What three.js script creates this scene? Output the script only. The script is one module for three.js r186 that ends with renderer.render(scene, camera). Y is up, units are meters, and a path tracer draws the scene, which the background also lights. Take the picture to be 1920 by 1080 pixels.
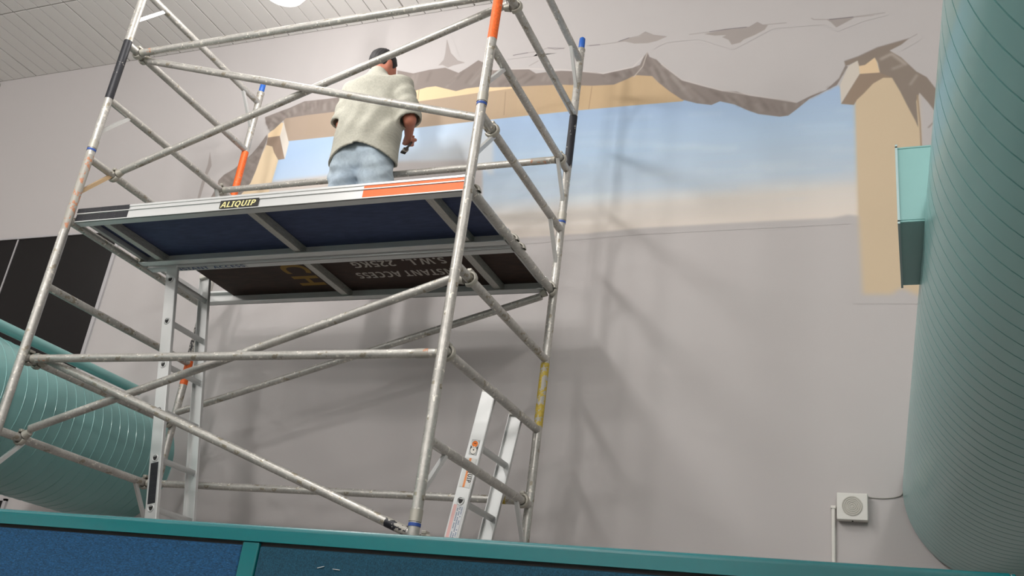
import * as THREE from 'three';
import { mergeGeometries } from 'three/addons/utils/BufferGeometryUtils.js';
import { RoundedBoxGeometry } from 'three/addons/geometries/RoundedBoxGeometry.js';

// ------------------------------------------------------------------ camera, exposure, lamps
const scene = new THREE.Scene();
scene.background = new THREE.Color(0x000000);
const camera = new THREE.PerspectiveCamera(32.79, 1920 / 1080, 0.05, 60);
camera.position.set(4.566, 1.47, 5.04);
camera.rotation.set(0.40295, 0.41935, 0.13245, 'YXZ');
scene.add(camera);
const renderer = new THREE.WebGLRenderer({ antialias: true });
renderer.toneMapping = THREE.LinearToneMapping;
renderer.toneMappingExposure = 0.315;
renderer.shadowMap.enabled = true;
const LAMP_POWER = 24;                       // candela of one high bay lamp
const LAMP_COLOR = new THREE.Color(1.0, 0.975, 0.95);
const LAMPS = [                              // x, y, z of each bowl, share of full power
  [0.74, 5.76, 0.86, 0.42],
  [1.0, 5.84, 3.4, 1.7], [5.9, 5.84, 3.4, 0.4], [-4.4, 5.84, 3.4, 0.3],
  [0.9, 5.84, 6.6, 1.9], [5.9, 5.84, 6.6, 1.0], [-4.4, 5.84, 6.6, 0.5],
  [0.9, 5.84, 9.8, 2.2], [5.9, 5.84, 9.8, 1.8], [-4.4, 5.84, 9.8, 0.7],  // unseen row added far behind the camera as frontal fill light
  [0.9, 5.84, 13.0, 1.8], [5.9, 5.84, 13.0, 1.8], [-4.4, 5.84, 13.0, 0.8],  // last unseen row, also added to fill the wall shadows
];

// ------------------------------------------------------------------ measures
const K = 0.85, Y0 = 2.502;                  // scaffold drawing unit (two rungs) in metres; height of the lowest visible rung
const WALL_Z = -0.425, CEIL_Y = 6.48;
const TL = 3.0504 * K, TW = 1.5214 * K;      // tower length and width
const V = (x, y, z) => new THREE.Vector3(x, y, z);
const U = (x, y, z) => V(x * K, Y0 + y * K, z * K);
camera.updateMatrixWorld();
const FOCAL = 540 / Math.tan(THREE.MathUtils.degToRad(32.79 / 2));
function at(u, v, axis, value) {             // photo pixel -> point on the plane axis = value
  const d = V((u - 960) / FOCAL, -(v - 540) / FOCAL, -1).applyQuaternion(camera.quaternion);
  const t = (value - camera.position[axis]) / d[axis];
  return camera.position.clone().addScaledVector(d, t);
}
let seedState = 12345;
const rnd = () => { seedState = (seedState * 1664525 + 1013904223) >>> 0; return seedState / 4294967296; };

// ------------------------------------------------------------------ scene graph helpers
const taken = new Map();
function numbered(name) {
  const n = taken.get(name) || 0; taken.set(name, n + 1);
  return n ? name + '_' + String(n).padStart(3, '0') : name;
}
function shade(o) { o.traverse((c) => { if (c.isMesh) { c.castShadow = true; c.receiveShadow = true; } }); return o; }
function part(name, geo, mat, parent, label) {
  const m = new THREE.Mesh(Array.isArray(geo) ? mergeGeometries(geo.map((g) => (g.index ? g.toNonIndexed() : g))) : geo, mat);
  m.name = name; m.castShadow = m.receiveShadow = true; parent.add(m);
  if (label) m.userData.label = label;
  return m;
}
function tag(o, label, category, group) { o.userData.label = label; o.userData.category = category; if (group) o.userData.group = group; return o; }
function thing(name, label, category, pos = [0, 0, 0], group) {
  const g = new THREE.Group(); g.name = numbered(name); g.position.set(...pos); scene.add(g);
  return tag(g, label, category, group);
}
function structure(name, geo, mat, parent = scene) {
  const m = part(numbered(name), geo, mat, parent);
  if (parent === scene) m.userData.kind = 'structure';
  return m;
}
const box = (x0, x1, y0, y1, z0, z1) => { const g = new THREE.BoxGeometry(x1 - x0, y1 - y0, z1 - z0); g.translate((x0 + x1) / 2, (y0 + y1) / 2, (z0 + z1) / 2); return g; };
const rbox = (x0, x1, y0, y1, z0, z1, r = 0.003, s = 2) => { const g = new RoundedBoxGeometry(x1 - x0, y1 - y0, z1 - z0, s, r); g.translate((x0 + x1) / 2, (y0 + y1) / 2, (z0 + z1) / 2); return g; };
const UP = V(0, 1, 0);
function orient(g, a, b) {                  // a geometry along +y from the origin moved onto the segment a-b
  const d = b.clone().sub(a).normalize();
  g.applyQuaternion(new THREE.Quaternion().setFromUnitVectors(UP, d)); g.translate(a.x, a.y, a.z); return g;
}
function tube(a, b, r, seg = 20, open = false, uOff = 0) {
  const len = a.distanceTo(b);
  const g = new THREE.CylinderGeometry(r, r, len, seg, 1, open); g.translate(0, len / 2, 0);
  const uv = g.attributes.uv; for (let i = 0; i < uv.count; i++) uv.setXY(i, uv.getX(i) * 2 * Math.PI * r + uOff, uv.getY(i) * len + uOff * 3.7);
  return orient(g, a, b);
}
function bar(a, b, w, h, up = UP) {         // rectangular bar a-b, w wide and h high
  const len = a.distanceTo(b), g = new THREE.BoxGeometry(w, len, h); g.translate(0, len / 2, 0);
  const d = b.clone().sub(a).normalize(), x = new THREE.Vector3().crossVectors(d, up).normalize(), z = new THREE.Vector3().crossVectors(x, d);
  g.applyMatrix4(new THREE.Matrix4().makeBasis(x, d, z)); g.translate(a.x, a.y, a.z); return g;
}
const lathe = (pts, seg = 32) => new THREE.LatheGeometry(pts.map(([x, y]) => new THREE.Vector2(x, y)), seg);

// ------------------------------------------------------------------ noise and textures
function hash(x, y, s) { let h = Math.imul(x, 374761393) ^ Math.imul(y, 668265263) ^ Math.imul(s, 974634777); h = Math.imul(h ^ (h >>> 13), 1274126177); return ((h ^ (h >>> 16)) >>> 0) / 4294967296; }
function vnoise(x, y, period, s) {          // tiling value noise
  const xi = Math.floor(x), yi = Math.floor(y), fx = x - xi, fy = y - yi, w = (n) => ((n % period) + period) % period;
  const sx = fx * fx * (3 - 2 * fx), sy = fy * fy * (3 - 2 * fy);
  const a = hash(w(xi), w(yi), s), b = hash(w(xi + 1), w(yi), s), c = hash(w(xi), w(yi + 1), s), d = hash(w(xi + 1), w(yi + 1), s);
  return a + (b - a) * sx + (c - a) * sy + (a - b - c + d) * sx * sy;
}
const fbm = (u, v, f, oct, s) => { let a = 0, k = 0.5, t = 0; for (let i = 0; i < oct; i++) { a += k * vnoise(u * f, v * f, f, s + i); t += k; k *= 0.55; f *= 2; } return a / t; };
function tex(w, h, fn, srgb, metres = 1) {
  const d = new Uint8Array(w * h * 4);
  for (let j = 0; j < h; j++) for (let i = 0; i < w; i++) { const c = fn(i / w, j / h, i, j), o = (j * w + i) * 4; d[o] = Math.max(0, Math.min(255, c[0])); d[o + 1] = Math.max(0, Math.min(255, c[1])); d[o + 2] = Math.max(0, Math.min(255, c[2])); d[o + 3] = 255; }
  const t = new THREE.DataTexture(d, w, h); t.magFilter = THREE.LinearFilter; t.minFilter = THREE.LinearMipmapLinearFilter; t.generateMipmaps = true;
  t.wrapS = t.wrapT = THREE.RepeatWrapping; t.repeat.set(1 / metres, 1 / metres); if (srgb) t.colorSpace = THREE.SRGBColorSpace; t.needsUpdate = true; return t;
}
function canvasTex(w, h, draw) {
  const c = document.createElement('canvas'); c.width = w; c.height = h; draw(c.getContext('2d'), w, h);
  const t = new THREE.CanvasTexture(c); t.colorSpace = THREE.SRGBColorSpace; return t;
}
const std = (o) => new THREE.MeshStandardMaterial(o), phys = (o) => new THREE.MeshPhysicalMaterial(o);
const mono = (k) => [k, k, k];

const WALL_RGB = [186, 181, 180];
const aluMap = tex(512, 512, (u, v) => {     // dull aluminium: handling marks, grime, dried paint spots
  const g = fbm(u, v, 6, 4, 3), f = fbm(u, v, 64, 2, 9), sp = fbm(u, v, 24, 2, 21), gr = fbm(u, v, 12, 3, 33);
  let k = 184 + (g - 0.5) * 40 + (f - 0.5) * 26;
  let c = [k, k * 0.985, k * 0.955];
  if (sp > 0.8) c = [226, 222, 212];
  else if (gr > 0.7) c = [c[0] * 0.86, c[1] * 0.83, c[2] * 0.77];
  return c;
}, true, 0.5);
const aluRough = tex(256, 256, (u, v) => mono(110 + (fbm(u, v, 16, 3, 5) - 0.5) * 120), false, 0.5);
const M = {};
M.alu = std({ map: aluMap, roughnessMap: aluRough, roughness: 0.95, metalness: 0.45 });
M.aluClean = std({ color: 0xd2d3d2, roughness: 0.36, metalness: 0.45 });
M.tanPaint = std({ color: 0xb89c78, roughness: 0.6 });
M.cast = std({ color: 0xb4b0a6, roughness: 0.5, metalness: 0.45 });
M.darkSteel = std({ color: 0x2b2a2a, roughness: 0.55, metalness: 0.4 });
function wornPaint(rgb, seed, wear) {        // paint chipped down to the aluminium
  return std({ map: tex(256, 256, (u, v) => { const n = fbm(u, v, 10, 4, seed), f = fbm(u, v, 40, 2, seed + 7); if (n * 0.75 + f * 0.25 > wear) return [168, 164, 156]; const k = 0.9 + f * 0.2; return rgb.map((c) => c * k); }, true, 0.3), roughness: 0.5, metalness: 0.1 });
}
M.orange = wornPaint([232, 104, 38], 51, 0.72);
M.orangeWorn = wornPaint([190, 132, 100], 57, 0.4);
M.black = wornPaint([28, 29, 36], 61, 0.74);
M.blackWorn = wornPaint([28, 29, 36], 67, 0.52);
M.yellow = wornPaint([184, 160, 62], 71, 0.53);
M.bluePlastic = std({ color: 0x2460b8, roughness: 0.45 });
M.blueTape = std({ color: 0x2b4f9c, roughness: 0.6 });
M.plyBlue = std({ map: tex(256, 256, (u, v) => { const n = fbm(u, v, 24, 3, 81); return [52 + n * 16, 62 + n * 18, 92 + n * 24]; }, true, 0.6), roughness: 0.75 });
M.plyDeck = std({ map: tex(256, 256, (u, v) => { const n = fbm(u, v, 20, 3, 83); return [92 + n * 60, 84 + n * 55, 74 + n * 50]; }, true, 0.6), roughness: 0.9 });
M.teal = phys({ color: 0x7cadab, roughness: 0.36, metalness: 0.1, clearcoat: 0.4, clearcoatRoughness: 0.12 });
M.tealSeam = phys({ color: 0x7cadab, roughness: 0.36, metalness: 0.1, clearcoat: 0.4, clearcoatRoughness: 0.12 });
M.wall = std({ color: new THREE.Color().setRGB(WALL_RGB[0] / 255, WALL_RGB[1] / 255, WALL_RGB[2] / 255, THREE.SRGBColorSpace), roughness: 0.88 });
M.ceiling = std({ color: 0xe9e6e3, roughness: 0.7 });
M.ceilingGap = std({ color: 0xc8c5c3, roughness: 0.9 });
M.floor = std({ map: tex(256, 256, (u, v) => { const n = fbm(u, v, 64, 2, 91); return [142 + n * 46, 139 + n * 44, 134 + n * 42]; }, true, 1), roughness: 0.95 });
M.white = std({ color: 0xd8d6d0, roughness: 0.5 });
M.offWhite = std({ color: 0xcfccc4, roughness: 0.55 });
M.whiteFrame = std({ color: 0xb8b6b8, roughness: 0.4, metalness: 0.3 });
M.darkGlass = phys({ color: 0x1a1818, roughness: 0.3, specularIntensity: 0.35 });

// ------------------------------------------------------------------ the setting
const RX0 = -6.4, RX1 = 8.2, RZ1 = 15.2;
structure('floor', box(RX0 - 0.2, RX1 + 0.2, -0.2, 0, WALL_Z - 0.2, RZ1 + 0.2), M.floor);
structure('wall_front', box(RX0 - 0.2, RX1 + 0.2, 0, CEIL_Y + 0.05, WALL_Z - 0.2, WALL_Z), M.wall);
structure('wall_left', box(RX0 - 0.2, RX0, 0, CEIL_Y + 0.05, WALL_Z, RZ1), M.wall);
structure('wall_right', box(RX1, RX1 + 0.2, 0, CEIL_Y + 0.05, WALL_Z, RZ1), M.wall);
structure('wall_rear', box(RX0 - 0.2, RX1 + 0.2, 0, CEIL_Y + 0.05, RZ1, RZ1 + 0.2), M.wall);
{ // ceiling of narrow metal boards running towards the mural wall
  const c = new THREE.Group(); c.name = numbered('ceiling'); c.userData.kind = 'structure'; scene.add(c);
  part('ceiling_slab', box(RX0 - 0.2, RX1 + 0.2, CEIL_Y + 0.02, CEIL_Y + 0.2, WALL_Z - 0.2, RZ1 + 0.2), M.ceilingGap, c);
  const pitch = 0.58 / 4, jointZ = 0.4, first = -3.147 - pitch * 8;
  const strips = [[WALL_Z + 0.003, jointZ - 0.006], [jointZ + 0.006, 2.8], [2.806, RZ1]];
  strips.forEach(([z0, z1], si) => {
    const many = [];
    for (let i = -14; i < 84; i++) {
      const g0 = i % 4 === 0 ? 0.0065 : 0.0035, g1 = (i + 1) % 4 === 0 ? 0.0065 : 0.0035, x0 = first + i * pitch + g0, x1 = first + (i + 1) * pitch - g1;
      if (x0 < RX0 || x1 > RX1) continue;
      const b = rbox(x0, x1, CEIL_Y, CEIL_Y + 0.022, z0, z1, 0.003, 1);
      if (si < 2 && x0 > -6 && x1 < 3.2) part('ceiling_board', b, M.ceiling, c); else many.push(b);
    }
    if (many.length) part('ceiling_boards_beyond', many, M.ceiling, c).userData.kind = 'stuff';
  });
}
{ // dark windows in the mural wall beside the left duct
  const win = (x0, x1, y0, y1, bars) => {
    const w = new THREE.Group(); w.name = numbered('window_' + (taken.get('#win') || 1)); taken.set('#win', 2); w.userData.kind = 'structure'; scene.add(w);
    const f = 0.032, z0 = WALL_Z - 0.02, z1 = WALL_Z + 0.018;
    part('window_frame', [box(x0, x0 + f, y0, y1, z0, z1), box(x1 - f, x1, y0, y1, z0, z1), box(x0, x1, y1 - f * 0.5, y1, z0, z1), box(x0, x1, y0, y0 + f * 1.2, z0, z1)], M.whiteFrame, w);
    const xs = [x0 + f, ...bars, x1 - f];
    for (let i = 0; i + 1 < xs.length; i++) part('window_pane', box(xs[i] + 0.006, xs[i + 1] - 0.006, y0 + f, y1 - f * 0.5, WALL_Z + 0.001, WALL_Z + 0.006), M.darkGlass, w);
    for (const b of bars) part('mullion', box(b - 0.007, b + 0.007, y0 + f, y1 - f * 0.5, z0, WALL_Z + 0.012), M.whiteFrame, w);
  };
  win(-4.3, -1.425, Y0 + 0.92 * K, Y0 + 2.575 * K, [-3.72, -3.155, -2.59, -2.03].slice(0, 4));
  win(-4.3, -1.735, Y0 - 1.4, Y0 - 0.115 * K + 0.02 + 0.02, []);
}

// ------------------------------------------------------------------ mural paint on the wall
const wp = (u, v) => { const q = at(u, v, 'z', WALL_Z); return [q.x, q.y]; };
{
  const X0 = -0.95, X1 = 5.0, W = 2048, H = 1010, S = W / (X1 - X0), YT = 6.25;
  const px = (u, v) => { const [x, y] = wp(u, v); return [(x - X0) * S, (YT - y) * S]; };
  const wallCss = `rgb(${WALL_RGB})`;
  const map = canvasTex(W, H, (c) => {
    c.fillStyle = wallCss; c.fillRect(0, 0, W, H);
    const poly = (pts, color, blur = 0) => {
      c.save(); if (blur) c.filter = `blur(${blur}px)`;
      c.fillStyle = color; c.beginPath(); pts.forEach((q, i) => { const [x, y] = px(...q); i ? c.lineTo(x, y) : c.moveTo(x, y); }); c.closePath(); c.fill(); c.restore();
    };
    const line = (pts, color, w, blur = 0) => { c.save(); if (blur) c.filter = `blur(${blur}px)`; c.strokeStyle = color; c.lineWidth = w; c.lineJoin = 'round'; c.beginPath(); pts.forEach((q, i) => { const [x, y] = px(...q); i ? c.lineTo(x, y) : c.moveTo(x, y); }); c.stroke(); c.restore(); };
    const grad = (a, b, stops) => { const [x0, y0] = px(...a), [x1, y1] = px(...b), g = c.createLinearGradient(x0, y0, x1, y1); stops.forEach(([t, k]) => g.addColorStop(t, k)); return g; };
    // painted sky, paler towards its horizon, and the peach haze under it
    const sky = grad([1250, 195], [1236, 425], [[0, 'rgb(160,183,213)'], [0.35, 'rgb(174,195,217)'], [0.68, 'rgb(186,199,212)'], [0.82, 'rgb(214,208,202)'], [1, 'rgb(224,214,205)']]);
    poly([[905, 222], [1290, 180], [1460, 205], [1510, 190], [1572, 160], [1610, 195], [1612, 405], [1590, 403], [1560, 409], [1380, 418], [1200, 428], [1100, 438], [960, 447], [905, 450]], sky, 2.5);
    poly([[505, 262], [760, 235], [925, 215], [925, 330], [905, 318], [880, 300], [745, 303], [725, 322], [610, 332], [505, 342]], grad([700, 232], [712, 340], [[0, 'rgb(168,192,222)'], [0.6, 'rgb(186,204,224)'], [1, 'rgb(200,206,212)']]), 5);
    poly([[500, 345], [620, 330], [740, 312], [740, 330], [620, 350], [500, 366]], 'rgb(200,190,182)', 8);
    for (let i = 0; i < 70; i++) { const u = 920 + rnd() * 670, v = 215 + rnd() * 165, l = 40 + rnd() * 120; line([[u, v - u * 0.03 + 38], [u + l, v - (u + l) * 0.03 + 38]], `rgba(${rnd() < 0.5 ? '225,230,234' : '160,190,222'},0.10)`, 5 + rnd() * 9, 5); }
    // stone lintel: light face, darker soffit
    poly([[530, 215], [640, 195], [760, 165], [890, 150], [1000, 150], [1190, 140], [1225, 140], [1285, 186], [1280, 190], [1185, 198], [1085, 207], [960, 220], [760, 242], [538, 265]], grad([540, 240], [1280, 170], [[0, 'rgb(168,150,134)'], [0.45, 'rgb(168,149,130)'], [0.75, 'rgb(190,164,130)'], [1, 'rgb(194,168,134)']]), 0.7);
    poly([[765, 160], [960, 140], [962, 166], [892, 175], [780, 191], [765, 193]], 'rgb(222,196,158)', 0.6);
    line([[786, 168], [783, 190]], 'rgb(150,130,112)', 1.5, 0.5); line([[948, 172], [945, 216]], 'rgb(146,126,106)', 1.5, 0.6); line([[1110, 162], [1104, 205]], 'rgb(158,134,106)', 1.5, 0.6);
    // right pillar and its cap
    poly([[1603, 190], [1612, 150], [1650, 130], [1700, 150], [1722, 180], [1735, 560], [1690, 540], [1672, 552], [1618, 552], [1610, 420]], 'rgb(204,184,156)', 4);
    poly([[1604, 178], [1640, 140], [1690, 150], [1722, 190], [1728, 300], [1730, 480], [1640, 470], [1611, 400]], 'rgb(204,184,156)', 1.2);
    poly([[1610, 112], [1590, 125], [1575, 160], [1577, 195], [1612, 140]], 'rgb(204,195,184)', 0.8);
    poly([[1610, 118], [1642, 107], [1650, 138], [1612, 140]], 'rgb(220,194,160)', 0.6);
    poly([[1577, 195], [1612, 139], [1668, 135], [1678, 146], [1656, 146], [1637, 157], [1620, 175], [1607, 187], [1601, 197]], 'rgb(146,128,112)', 0.8);
    // left pillar and its cap
    poly([[500, 270], [513, 275], [522, 300], [501, 372], [495, 392], [430, 392], [444, 374], [470, 343], [486, 300]], 'rgb(222,200,168)', 1.4);
    poly([[503, 251], [528, 230], [533, 231], [525, 256], [502, 259]], 'rgb(224,198,162)', 0.6);
    poly([[502, 258], [525, 255], [534, 298], [522, 300], [514, 286], [511, 275], [500, 272]], 'rgb(150,130,114)', 0.6);
    poly([[532, 229], [542, 268], [534, 299], [525, 256]], 'rgb(216,208,198)', 0.6);
    // broken plaster edge: mottled grey brown band between outer and inner outline
    const band = (outer, inner) => {
      poly([...outer, ...inner.slice().reverse()], 'rgb(134,124,119)', 0.7);
      const n = Math.min(outer.length, inner.length);
      for (let k = 0; k < 90; k++) {
        const t = rnd(), a = (outer.length - 1) * t, b = (inner.length - 1) * t, i = Math.min(outer.length - 2, Math.floor(a)), j = Math.min(inner.length - 2, Math.floor(b));
        const o = [0, 1].map((d) => outer[i][d] + (outer[i + 1][d] - outer[i][d]) * (a - i)), q = [0, 1].map((d) => inner[j][d] + (inner[j + 1][d] - inner[j][d]) * (b - j)), s = rnd() * 0.5, e = s + 0.35 + rnd() * 0.3;
        if (n > 1) line([[o[0] + (q[0] - o[0]) * s, o[1] + (q[1] - o[1]) * s], [o[0] + (q[0] - o[0]) * Math.min(0.95, e), o[1] + (q[1] - o[1]) * Math.min(0.95, e)]], rnd() < 0.45 ? 'rgba(170,160,154,0.28)' : 'rgba(100,90,86,0.25)', 3 + rnd() * 7, 2.5);
      }
    };
    band([[745, 132], [775, 138], [805, 131], [835, 127], [860, 137], [878, 126], [897, 113], [912, 120], [925, 132], [960, 130], [992, 130], [1005, 138], [1020, 136], [1052, 133], [1085, 134], [1119, 136], [1131, 139], [1159, 133], [1187, 127], [1200, 122], [1207, 107], [1214, 98], [1218, 107], [1231, 112], [1240, 121], [1255, 133], [1279, 151], [1318, 162], [1354, 171], [1382, 172], [1402, 179], [1430, 183], [1478, 189], [1494, 193], [1518, 181], [1549, 169], [1573, 147], [1585, 123]],
      [[745, 178], [772, 172], [800, 164], [817, 162], [838, 167], [855, 171], [875, 166], [900, 163], [925, 164], [960, 163], [1000, 161], [1052, 159], [1110, 161], [1151, 159], [1175, 149], [1191, 141], [1223, 143], [1235, 155], [1255, 171], [1279, 187], [1307, 194], [1334, 197], [1350, 190], [1378, 196], [1402, 207], [1422, 214], [1462, 219], [1478, 217], [1494, 205], [1518, 185], [1569, 160], [1590, 125]]);
    line([[925, 131], [992, 129], [1060, 131], [1131, 138], [1187, 126], [1207, 106]], 'rgba(205,198,194,0.8)', 3, 1); line([[1240, 120], [1279, 150], [1354, 170], [1430, 182], [1492, 192]], 'rgba(196,188,184,0.75)', 3, 1);
    line([[1214, 98], [1205, 125], [1188, 145]], 'rgb(186,176,168)', 2.5, 0.8);
    band([[640, 182], [610, 186], [571, 190], [542, 203], [520, 211], [497, 220], [499, 232], [506, 246]], [[640, 208], [610, 212], [575, 216], [550, 220], [536, 222], [524, 233], [514, 243], [506, 247]]);
    band([[501, 252], [485, 274], [472, 289], [459, 300], [439, 317], [420, 328], [410, 338], [407, 350], [398, 366], [382, 392]], [[501, 262], [494, 280], [488, 297], [480, 320], [470, 343], [458, 358], [444, 374], [436, 380], [425, 386], [408, 394]]);
    line([[407, 345], [412, 372], [424, 392]], 'rgb(190,182,178)', 5, 1);
    // plaster break round the right pillar
    poly([[1583, 115], [1609, 106], [1645, 89], [1705, 72], [1690, 84], [1668, 95], [1690, 108], [1718, 134], [1738, 145], [1768, 184], [1768, 222], [1755, 212], [1740, 192], [1724, 174], [1718, 190], [1722, 240], [1716, 226], [1700, 196], [1688, 172], [1672, 145], [1650, 137], [1646, 118], [1640, 108], [1622, 122], [1611, 124], [1608, 114], [1592, 122], [1585, 124]], 'rgb(136,124,114)', 0.8);
    line([[1650, 112], [1672, 101], [1700, 122]], 'rgba(186,176,166,0.7)', 6, 2.5); line([[1672, 130], [1694, 122]], 'rgba(176,166,156,0.6)', 6, 2.5); line([[1706, 160], [1720, 140]], 'rgba(180,170,160,0.6)', 5, 2);
    line([[1720, 178], [1725, 230], [1728, 290]], 'rgb(160,140,118)', 3, 0.8);
    line([[1740, 240], [1762, 218]], 'rgb(150,140,134)', 3, 1);
    // cracks
    const crack = 'rgb(150,142,139)', dark = 'rgb(108,102,108)';
    poly([[838, 75], [845, 100], [858, 114], [871, 118], [850, 123], [840, 127], [830, 122], [822, 123], [832, 112], [835, 100]], 'rgb(160,152,149)', 0.7);
    poly([[1155, 80], [1177, 72], [1197, 69], [1210, 60], [1225, 66], [1250, 69], [1232, 77], [1215, 81], [1190, 82], [1172, 78]], 'rgb(162,154,150)', 0.7);
    poly([[1320, 64], [1360, 55], [1405, 51], [1420, 42], [1430, 47], [1440, 47], [1434, 56], [1415, 66], [1395, 74], [1388, 80], [1372, 84], [1366, 75], [1354, 70], [1362, 66], [1340, 67]], 'rgb(158,150,146)', 0.7);
    poly([[1550, 37], [1600, 32], [1645, 28], [1660, 24], [1635, 30], [1603, 33], [1568, 52], [1558, 42]], 'rgb(158,150,146)', 0.7);
    poly([[394, 284], [397, 311], [388, 330], [371, 386], [366, 389], [377, 346], [390, 308]], 'rgb(160,152,149)', 0.7);
    for (const l of [[[962, 104], [990, 99], [1010, 97], [1027, 90], [1042, 93], [1060, 90]], [[992, 124], [1010, 114]], [[1100, 86], [1125, 84], [1155, 80], [1177, 72], [1197, 68], [1210, 60], [1225, 66], [1250, 69]], [[1292, 65], [1330, 60], [1360, 55], [1405, 51], [1420, 42], [1430, 47], [1475, 43]], [[1521, 34], [1526, 37], [1550, 37], [1600, 32], [1660, 24]], [[838, 75], [845, 100], [858, 114], [871, 118]], [[1583, 115], [1609, 106], [1645, 89], [1705, 72], [1720, 64]]]) line(l, crack, 1.6, 0.7);
    for (const l of [[[962, 104], [990, 99]], [[1027, 90], [1058, 91]], [[1105, 86], [1125, 84]], [[1160, 78], [1180, 71]], [[1330, 60], [1362, 55], [1400, 51]], [[1555, 37], [1600, 32]]]) line(l, dark, 1.4, 0.5);
  });
  map.anisotropy = 8;
  const outlines = [
    [[360, 394], [372, 330], [388, 275], [404, 275], [404, 325], [450, 290], [484, 222], [545, 192], [640, 172], [745, 122], [828, 112], [834, 66], [846, 66], [862, 106], [885, 106], [900, 102], [930, 120], [985, 116], [1005, 102], [1045, 100], [950, 112], [950, 98], [1030, 80], [1105, 78], [1160, 70], [1200, 58], [1212, 50], [1260, 60], [1360, 45], [1422, 34], [1480, 36], [1515, 26], [1660, 16], [1668, 28], [1620, 40], [1570, 60], [1548, 46], [1450, 54], [1375, 94], [1310, 74], [1250, 80], [1226, 92], [1235, 102], [1250, 118], [1290, 145], [1360, 162], [1480, 180], [1500, 182], [1560, 152], [1573, 108], [1640, 80], [1728, 56], [1728, 74], [1690, 96], [1745, 136], [1790, 190], [1790, 570], [1600, 570], [1596, 420], [1200, 440], [960, 460], [880, 466], [870, 380], [500, 410], [360, 410]],
  ];
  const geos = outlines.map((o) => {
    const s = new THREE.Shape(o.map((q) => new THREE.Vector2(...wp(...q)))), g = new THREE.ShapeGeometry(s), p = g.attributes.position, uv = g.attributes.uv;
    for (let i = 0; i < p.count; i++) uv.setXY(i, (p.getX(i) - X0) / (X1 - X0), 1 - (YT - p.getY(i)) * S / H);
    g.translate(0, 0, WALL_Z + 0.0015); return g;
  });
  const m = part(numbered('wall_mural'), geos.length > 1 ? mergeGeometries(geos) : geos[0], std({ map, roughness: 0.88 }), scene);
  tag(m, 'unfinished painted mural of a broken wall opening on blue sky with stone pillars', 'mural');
}

// ------------------------------------------------------------------ lamps
LAMPS.forEach(([x, y, z, share], i) => {
  const t = thing('high_bay_lamp', i ? 'high bay ceiling lamp with white glowing bowl over the open room, rearmost rows added for fill' : 'high bay lamp with white glowing bowl hanging just above the scaffold tower', 'lamp', [x, y, z], 'high bay lamps in rows under the ceiling');
  part('gear_box', [lathe([[0, 0.42], [0.03, 0.42], [0.05, 0.4], [0.055, 0.23], [0.07, 0.2], [0.07, 0.172], [0, 0.172]], 24)], M.offWhite, t);
  part('hanger', tube(V(0, 0.41, 0), V(0, CEIL_Y - y, 0), 0.012, 10), M.cast, t);
  const bowl = part('glass_bowl', lathe([[0, -0.13], [0.08, -0.12], [0.14, -0.08], [0.18, 0], [0.17, 0.08], [0.12, 0.17], [0, 0.17]], 32), std({ color: 0xffffff, emissive: LAMP_COLOR, emissiveIntensity: 5, roughness: 0.4 }), t);
  const l = new THREE.PointLight(LAMP_COLOR, LAMP_POWER * share, 0, 2);
  l.castShadow = true; l.shadow.radius = 9; bowl.castShadow = false; t.add(l);
  l.name = 'lamp_light';
});

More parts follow.
